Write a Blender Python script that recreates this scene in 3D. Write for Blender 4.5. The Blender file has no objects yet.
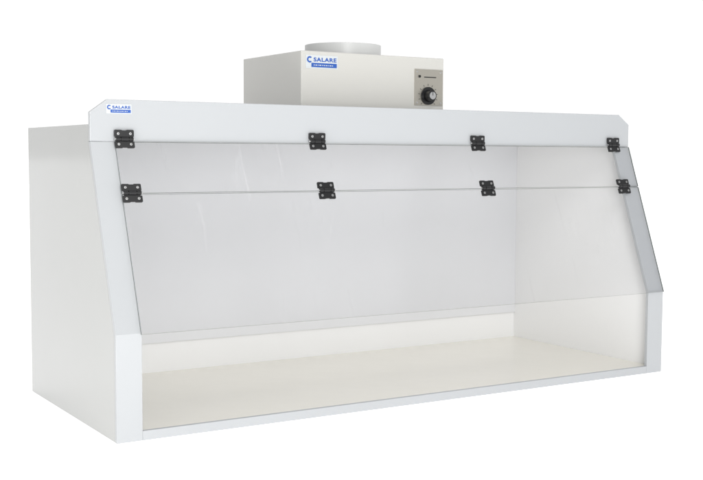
import bpy, bmesh, math
from mathutils import Matrix, Vector
import numpy as np
S=bpy.context.scene; C=S.collection
W=1.83; D=.709; H=.7642; YS=.1683; ZB=.722; ZK=.2618; ZT=.8263; TF=.0218; T=.012; SW=.066; TW=.036
# ---------------------------------------------------------------- materials
def mat(name, col, rough=.3, metal=0, bump=0, bscale=300, var=0.0, vscale=4, coat=0, emis=0, grad=None):
    m=bpy.data.materials.new(name); m.use_nodes=True; nt=m.node_tree; b=nt.nodes['Principled BSDF']
    b.inputs['Base Color'].default_value=(*col,1); b.inputs['Roughness'].default_value=rough; b.inputs['Metallic'].default_value=metal
    b.inputs['Coat Weight'].default_value=coat; b.inputs['Coat Roughness'].default_value=.08
    tc=nt.nodes.new('ShaderNodeTexCoord')
    if var:
        n=nt.nodes.new('ShaderNodeTexNoise'); n.inputs['Scale'].default_value=vscale; n.inputs['Detail'].default_value=2
        nt.links.new(tc.outputs['Object'],n.inputs['Vector'])
        r=nt.nodes.new('ShaderNodeMix'); r.data_type='RGBA'
        r.inputs['A'].default_value=(*[c*(1-var) for c in col],1); r.inputs['B'].default_value=(*[min(1,c*(1+var)) for c in col],1)
        nt.links.new(n.outputs['Fac'],r.inputs['Factor']); nt.links.new(r.outputs['Result'],b.inputs['Base Color'])
    if bump:
        n=nt.nodes.new('ShaderNodeTexNoise'); n.inputs['Scale'].default_value=bscale; n.inputs['Detail'].default_value=2
        nt.links.new(tc.outputs['Object'],n.inputs['Vector'])
        bp=nt.nodes.new('ShaderNodeBump'); bp.inputs['Strength'].default_value=bump; bp.inputs['Distance'].default_value=.002
        nt.links.new(n.outputs['Fac'],bp.inputs['Height']); nt.links.new(bp.outputs['Normal'],b.inputs['Normal'])
    if emis:
        b.inputs['Emission Color'].default_value=(1,1,1,1); b.inputs['Emission Strength'].default_value=emis
    return m
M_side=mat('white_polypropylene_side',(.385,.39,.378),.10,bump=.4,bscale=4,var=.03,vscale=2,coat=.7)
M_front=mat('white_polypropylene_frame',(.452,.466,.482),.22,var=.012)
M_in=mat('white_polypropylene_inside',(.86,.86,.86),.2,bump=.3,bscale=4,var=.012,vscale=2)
M_baf=mat('baffle_plastic',(.725,.73,.748),.18,bump=.35,bscale=3,var=.025)
M_floor=mat('cream_work_surface',(.92,.89,.81),.2,bump=.25,bscale=8,var=.012,coat=.2)
M_box=mat('blower_enamel',(.55,.543,.515),.2,var=.01,coat=.4)
M_collar=mat('collar_plastic',(.58,.585,.58),.35)
M_black=mat('black_hinge_plastic',(.007,.007,.008),.4)
M_steel=mat('screw_steel',(.62,.62,.62),.3,metal=1)
M_plate=mat('brushed_plate',(.50,.475,.42),.28,metal=.85,bump=.3,bscale=400)
M_knob=mat('knob_black',(.012,.012,.013),.25)
M_blue=mat('label_blue',(.02,.09,.38),.4)
M_white=mat('label_white',(.56,.59,.61),.4)
M_edge=mat('acrylic_edge',(.17,.19,.18),.2)
def acrylic():
    m=bpy.data.materials.new('clear_acrylic'); m.use_nodes=True; nt=m.node_tree; nt.nodes.clear()
    N=nt.nodes.new; K=nt.links.new
    o=N('ShaderNodeOutputMaterial'); t=N('ShaderNodeBsdfTransparent'); g=N('ShaderNodeBsdfGlossy')
    t.inputs['Color'].default_value=(.974,.975,.979,1); g.inputs['Roughness'].default_value=.05
    lw=N('ShaderNodeLayerWeight'); lw.inputs['Blend'].default_value=.5
    p=N('ShaderNodeMath'); p.operation='POWER'; p.inputs[1].default_value=5; K(lw.outputs['Facing'],p.inputs[0])
    q=N('ShaderNodeMath'); q.operation='MULTIPLY_ADD'; q.inputs[1].default_value=.7; q.inputs[2].default_value=.03; K(p.outputs[0],q.inputs[0])
    x=N('ShaderNodeMixShader'); K(q.outputs[0],x.inputs[0]); K(t.outputs[0],x.inputs[1]); K(g.outputs[0],x.inputs[2])
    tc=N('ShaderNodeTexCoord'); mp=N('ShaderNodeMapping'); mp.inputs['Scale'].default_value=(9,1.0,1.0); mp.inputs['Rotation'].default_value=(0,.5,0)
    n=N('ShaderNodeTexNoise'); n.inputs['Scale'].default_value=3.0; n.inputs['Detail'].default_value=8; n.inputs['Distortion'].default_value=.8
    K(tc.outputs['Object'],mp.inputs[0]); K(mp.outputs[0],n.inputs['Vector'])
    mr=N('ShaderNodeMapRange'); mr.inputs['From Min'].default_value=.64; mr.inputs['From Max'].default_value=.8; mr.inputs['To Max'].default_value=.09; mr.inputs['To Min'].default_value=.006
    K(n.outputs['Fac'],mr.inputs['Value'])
    df=N('ShaderNodeBsdfDiffuse'); df.inputs['Color'].default_value=(.85,.85,.87,1)  # pale streaks and haze painted in to imitate reflections on the panels
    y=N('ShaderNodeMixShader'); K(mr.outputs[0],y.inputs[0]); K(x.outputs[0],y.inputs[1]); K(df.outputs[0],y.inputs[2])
    K(y.outputs[0],o.inputs['Surface']); return m
M_ac=acrylic()
# ---------------------------------------------------------------- helpers
def obj(name, bm, mats, parent=None, bevel=0, smooth=False):
    me=bpy.data.meshes.new(name); bmesh.ops.recalc_face_normals(bm,faces=bm.faces); bm.to_mesh(me); bm.free()
    for m in (mats if isinstance(mats,(list,tuple)) else [mats]): me.materials.append(m)
    o=bpy.data.objects.new(name,me); C.objects.link(o)
    if parent: o.parent=parent
    if bevel:
        b=o.modifiers.new('bevel','BEVEL'); b.width=bevel; b.segments=3; b.limit_method='ANGLE'; b.angle_limit=math.radians(35)
    if smooth:
        for p in me.polygons: p.use_smooth=True
    return o
def box(bm,x0,x1,y0,y1,z0,z1,mi=0):
    v=[bm.verts.new((x,y,z)) for x in (x0,x1) for y in (y0,y1) for z in (z0,z1)]
    for f in [(0,1,3,2),(4,6,7,5),(0,4,5,1),(2,3,7,6),(0,2,6,4),(1,5,7,3)]:
        bm.faces.new([v[i] for i in f]).material_index=mi
def prism(bm,poly,f0,f1,mi=0):
    a=[bm.verts.new(f0(*p)) for p in poly]; b=[bm.verts.new(f1(*p)) for p in poly]
    bm.faces.new(a).material_index=mi; bm.faces.new(b[::-1]).material_index=mi
    n=len(poly)
    for i in range(n): bm.faces.new((a[i],b[i],b[(i+1)%n],a[(i+1)%n])).material_index=mi
def xprism(bm,poly,x0,x1,mi=0): prism(bm,poly,lambda y,z:(x0,y,z),lambda y,z:(x1,y,z),mi)
def yprism(bm,poly,y0,y1,mi=0): prism(bm,poly,lambda x,z:(x,y0,z),lambda x,z:(x,y1,z),mi)
def cyl(bm,c,axis,r,h,seg=24,mi=0,r2=None):
    rot=Vector((0,0,1)).rotation_difference(Vector(axis)).to_matrix().to_4x4()
    g=bmesh.ops.create_cone(bm,cap_ends=True,segments=seg,radius1=r,radius2=r if r2 is None else r2,depth=h,matrix=Matrix.Translation(c)@rot)
    for f in {f for v in g['verts'] for f in v.link_faces}: f.material_index=mi
# ---------------------------------------------------------------- hood
hood=bpy.data.objects.new('fume_hood',None); C.objects.link(hood)
hood['label']='white plastic fume hood with clear hinged front and blower on top'; hood['category']='fume hood'
zi=ZK-.176*T; yt=YS+1.065*T
for x0,x1 in ((.0008,TW),(W-TW,W-.0008)):
    bm=bmesh.new(); xprism(bm,[(T+.0004,.0),(D-.0005,.0),(D-.0005,H),(YS+T+.0006,H),(yt+.0006,ZB),(T+.0004,zi)],x0,x1)
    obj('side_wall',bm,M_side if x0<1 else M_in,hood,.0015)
for x0,x1 in ((0,SW),(W-SW,W)):
    bm=bmesh.new(); xprism(bm,[(0,0),(0,ZK),(YS,ZB-.0005),(yt,ZB-.0005),(T,zi),(T,0)],x0,x1)
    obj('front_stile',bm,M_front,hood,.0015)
bm=bmesh.new(); ch=.045
yprism(bm,[(0,ZB),(W,ZB),(W,ZT-.032),(W-ch,ZT),(ch,ZT),(0,ZT-.032)],YS,YS+T)
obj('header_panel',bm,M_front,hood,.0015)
bm=bmesh.new(); box(bm,TW,W-TW,YS+T,D-T,H-T,H); obj('roof_panel',bm,M_in,hood)
bm=bmesh.new(); box(bm,TW,W-TW,D-T,D,0,H); obj('back_wall',bm,M_in,hood)
bm=bmesh.new(); box(bm,TW,W-TW,T+.0005,D-T,.002,TF); obj('work_surface',bm,M_floor,hood,.001)
bm=bmesh.new(); box(bm,SW,W-SW,.0005,T,0,TF+.0015); obj('front_sill',bm,M_front,hood,.001)
bm=bmesh.new(); box(bm,TW,W-TW,D-.018,D-.014,.113,H-T-.001); obj('rear_baffle',bm,M_baf,hood,.001)
# ---------------------------------------------------------------- acrylic windows
dv=Vector((0,YS,ZB-ZK)).normalized(); nv=Vector((0,-dv.z,dv.y))
O=Vector((0,0,ZK))
def sp(x,s,n): return O+Vector((x,0,0))+dv*s+nv*n
L=Vector((0,YS,ZB-ZK)).length
sj=(0.591-ZK)/dv.z
for s0,s1 in ((-.004,sj-.0015),(sj+.0015,L-.003)):
    bm=bmesh.new(); x0,x1=.062,1.826
    a=[bm.verts.new(sp(x,s,n)) for x in (x0,x1) for s in (s0,s1) for n in (.0015,.006)]
    for f,m in [((0,1,3,2),1),((4,6,7,5),1),((0,4,5,1),1),((2,3,7,6),1),((0,2,6,4),0),((1,5,7,3),0)]:
        bm.faces.new([a[i] for i in f]).material_index=m
    obj('window_panel',bm,[M_ac,M_edge],hood)
# ---------------------------------------------------------------- hinges
def hinge(x,base,up,outU,dn,outD):
    bm=bmesh.new(); X=Vector((1,0,0)); w=.0255
    for d,o in ((up,outU),(dn,outD)):
        P=lambda a,b,c:base+X*a+d*b+o*c
        poly=[(-w*.8,.003),(-w*.8,.006),(-w,.007),(-w,.022),(-w+.002,.024),(-.007,.024),(-.006,.0225),(.006,.0225),(.007,.024),(w-.002,.024),(w,.022),(w,.007),(w*.8,.006),(w*.8,.003)]
        prism(bm,poly,lambda a,b:P(x+a,b,0.0005),lambda a,b:P(x+a,b,.005))
        for a in (-.016,.016):
            cyl(bm,P(x+a,.0145,.0052),o,.0034,.0018,16,1)
            cyl(bm,P(x+a,.0145,.0060),o,.0013,.0010,8,0)
    c=base+X*x+(outU+outD).normalized()*.006
    for a,l in ((-.017,.011),(-.0,.020),(.017,.011)):
        cyl(bm,c+X*a,(1,0,0),.0058,l,18)
    cyl(bm,c,(1,0,0),.0025,.052,12,1)
    obj('hinge',bm,[M_black,M_steel],hood,.0005)
Z=Vector((0,0,1)); Yo=Vector((0,-1,0))
for i in range(4):
    x=.086+i*.5565
    hinge(x,Vector((0,YS-.0025,.727)),Z,Yo,-dv,nv)
    hinge(x,sp(0,sj,.0065),dv,nv,-dv,nv)
# ---------------------------------------------------------------- blower
bx0,bx1,by0,by1,bz=.664,1.166,.293,.665,.988
bm=bmesh.new(); box(bm,bx0,bx1,by0,by1,H+.0005,bz); blower=obj('blower_housing',bm,M_box,hood,.003)
bm=bmesh.new()
cx,cy=(bx0+bx1)/2,(by0+by1)/2; seg=96; R=.118;Ri=.111;z0=bz;z1=1.028
rings=[(R+.012,z0),(R+.012,z0+.004),(R,z0+.004),(R,z1),(Ri,z1),(Ri,z0)]
vs=[[bm.verts.new((cx+r*math.cos(2*math.pi*k/seg),cy+r*math.sin(2*math.pi*k/seg),z)) for k in range(seg)] for r,z in rings]
for i in range(len(rings)):
    A,B=vs[i],vs[(i+1)%len(rings)]
    for k in range(seg): bm.faces.new((A[k],A[(k+1)%seg],B[(k+1)%seg],B[k]))
obj('duct_collar',bm,M_collar,blower,.001)
px0,px1,pz0,pz1=1.056,1.160,.843,.952
bm=bmesh.new(); box(bm,px0,px1,by0-.003,by0-.0002,pz0,pz1)
for a in (px0+.008,px1-.008):
    for b in (pz0+.008,pz1-.008): cyl(bm,(a,by0-.0036,b),(0,-1,0),.003,.002,12,1)
cyl(bm,(1.073,by0-.004,.930),(0,-1,0),.004,.004,12,2); box(bm,1.090,1.135,by0-.0036,by0-.003,.927,.930,2)
kx,kz=1.105,.872
for k in range(11):
    a=math.radians(-135+27*k); sx,sz=math.sin(a),math.cos(a)
    p=Vector((kx+sx*.0335,by0-.0034,kz+sz*.0335)); t=Vector((sx,0,sz)); u=Vector((sz,0,-sx))
    q=[p+t*.003+u*.0008,p+t*.003-u*.0008,p-t*.003-u*.0008,p-t*.003+u*.0008]
    bm.faces.new([bm.verts.new(v) for v in q]).material_index=2
obj('control_panel',bm,[M_plate,M_steel,M_black],blower,.0006)
bm=bmesh.new()
cyl(bm,(kx,by0-.005,kz),(0,-1,0),.027,.004,40,0)
cyl(bm,(kx,by0-.017,kz),(0,-1,0),.0185,.020,24,0,.0155)
cyl(bm,(kx,by0-.0280,kz),(0,-1,0),.0115,.002,24,1)
box(bm,kx-.001,kx+.001,by0-.0296,by0-.0288,kz,kz+.014,0)
obj('speed_knob',bm,[M_knob,M_steel,M_white],blower,.0006)
# ---------------------------------------------------------------- name plates
def text_bm(bm,s,x,y,z,height,width,mi):
    cu=bpy.data.curves.new('t','FONT'); cu.body=s; cu.size=1; cu.offset=.035; cu.extrude=0; cu.space_character=1.12
    o=bpy.data.objects.new('t',cu); C.objects.link(o); bpy.context.view_layer.update()
    me=bpy.data.meshes.new_from_object(o.evaluated_get(bpy.context.evaluated_depsgraph_get()))
    co=np.array([v.co[:] for v in me.vertices]); mn,mx=co.min(0),co.max(0)
    vs=[bm.verts.new((x+(v[0]-mn[0])/(mx[0]-mn[0])*width,y,z+(v[1]-mn[1])/(mx[1]-mn[1])*height)) for v in co]
    for p in me.polygons:
        try: bm.faces.new([vs[i] for i in p.vertices]).material_index=mi
        except ValueError: pass
    bpy.data.objects.remove(o); bpy.data.curves.remove(cu); bpy.data.meshes.remove(me)
def quad(bm,x0,x1,y,z0,z1,mi):
    bm.faces.new([bm.verts.new(p) for p in ((x0,y,z0),(x1,y,z0),(x1,y,z1),(x0,y,z1))]).material_index=mi
def nameplate(x,y,z,w,parent):
    h=w*.36; bm=bmesh.new()
    box(bm,x,x+w,y-.0008,y-.0001,z,z+h,0)
    yy=y-.0013
    n=24;c=(x+w*.12,z+h*.66); ro,ri=h*.24,h*.12
    for k in range(n):
        a0=math.radians(45+k*270/n); a1=math.radians(45+(k+1)*270/n)
        bm.faces.new([bm.verts.new((c[0]+r*math.cos(a),yy,c[1]+r*math.sin(a))) for r,a in ((ro,a0),(ro,a1),(ri,a1),(ri,a0))]).material_index=1
    text_bm(bm,'SALARE',x+w*.24,yy,z+h*.52,h*.31,w*.72,1)
    quad(bm,x+w*.17,x+w*.97,yy,z+h*.10,z+h*.42,1)
    xx=x+w*.24
    for k,l in enumerate((.03,.05,.02,.06,.03,.04,.05,.02,.05,.03)):
        quad(bm,xx,xx+w*l,yy-.0004,z+h*.22,z+h*.29,0); xx+=w*(l+.025)
    obj('name_plate',bm,[M_white,M_blue],parent)
nameplate(.042,YS,.791,.066,hood)
nameplate(.679,by0,.938,.106,blower)
# ---------------------------------------------------------------- setting
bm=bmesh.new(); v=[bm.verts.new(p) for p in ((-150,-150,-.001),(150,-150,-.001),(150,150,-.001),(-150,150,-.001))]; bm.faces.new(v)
g=obj('ground',bm,mat('glowing_white_ground',(.86,.86,.86),.6,emis=.70),None); g['kind']='structure'  # emission added so the ground stays white and free of shadow
w=bpy.data.worlds.new('World'); S.world=w; w.use_nodes=True; nt=w.node_tree; bg=nt.nodes['Background']
tc=nt.nodes.new('ShaderNodeTexCoord'); vd=nt.nodes.new('ShaderNodeVectorMath'); vd.operation='DOT_PRODUCT'
vd.inputs[1].default_value=(.62,.78,0); nt.links.new(tc.outputs['Generated'],vd.inputs[0])
cr=nt.nodes.new('ShaderNodeValToRGB'); e=cr.color_ramp.elements
e[0].position=.30; e[0].color=(.33,.335,.34,1); e[1].position=.84; e[1].color=(1,1,1,1)
mr=nt.nodes.new('ShaderNodeMapRange'); mr.inputs['From Min'].default_value=-1; mr.inputs['From Max'].default_value=1
nt.links.new(vd.outputs['Value'],mr.inputs['Value']); nt.links.new(mr.outputs['Result'],cr.inputs['Fac']); nt.links.new(cr.outputs['Color'],bg.inputs['Color'])
bg.inputs['Strength'].default_value=1.08
def area(loc,tgt,size,power,col=(1,1,1)):
    l=bpy.data.lights.new('added_fill','AREA'); l.energy=power; l.size=size; l.color=col
    o=bpy.data.objects.new('added_fill',l); C.objects.link(o); o.location=loc
    o.rotation_euler=(Vector(tgt)-Vector(loc)).to_track_quat('-Z','Y').to_euler()
area((-.25,-3.3,.8),(1.4,.5,.3),1.3,57,(1,1,.99))  # unseen lamp added behind the camera to brighten the interior
area((.2,-2.4,2.7),(1.2,.3,.0),1.1,35,(1,.99,.965))  # unseen lamp added high in front to lift the work surface
area((-1.0,-.6,.16),(0,.10,.0),.35,4.6,(1,.98,.93))  # unseen low lamp added for a gradient on the left side wall
# ---------------------------------------------------------------- camera
yaw,pitch,roll,f=.5513,-.0740,.0048,1142.94
fw=Vector((math.sin(yaw)*math.cos(pitch),math.cos(yaw)*math.cos(pitch),math.sin(pitch)))
r=fw.cross(Vector((0,0,1))).normalized(); u=r.cross(fw)
r2=math.cos(roll)*r+math.sin(roll)*u; u2=-math.sin(roll)*r+math.cos(roll)*u
cam=bpy.data.cameras.new('camera'); co=bpy.data.objects.new('camera',cam); C.objects.link(co)
Mx=Matrix((r2,u2,-fw)).transposed().to_4x4(); Mx.translation=Vector((-.9313,-2.5801,.6904)); co.matrix_world=Mx
cam.sensor_width=36; cam.lens=f*36/703; cam.clip_end=500; S.camera=co
S.view_settings.view_transform='Standard'; S.view_settings.look='None'
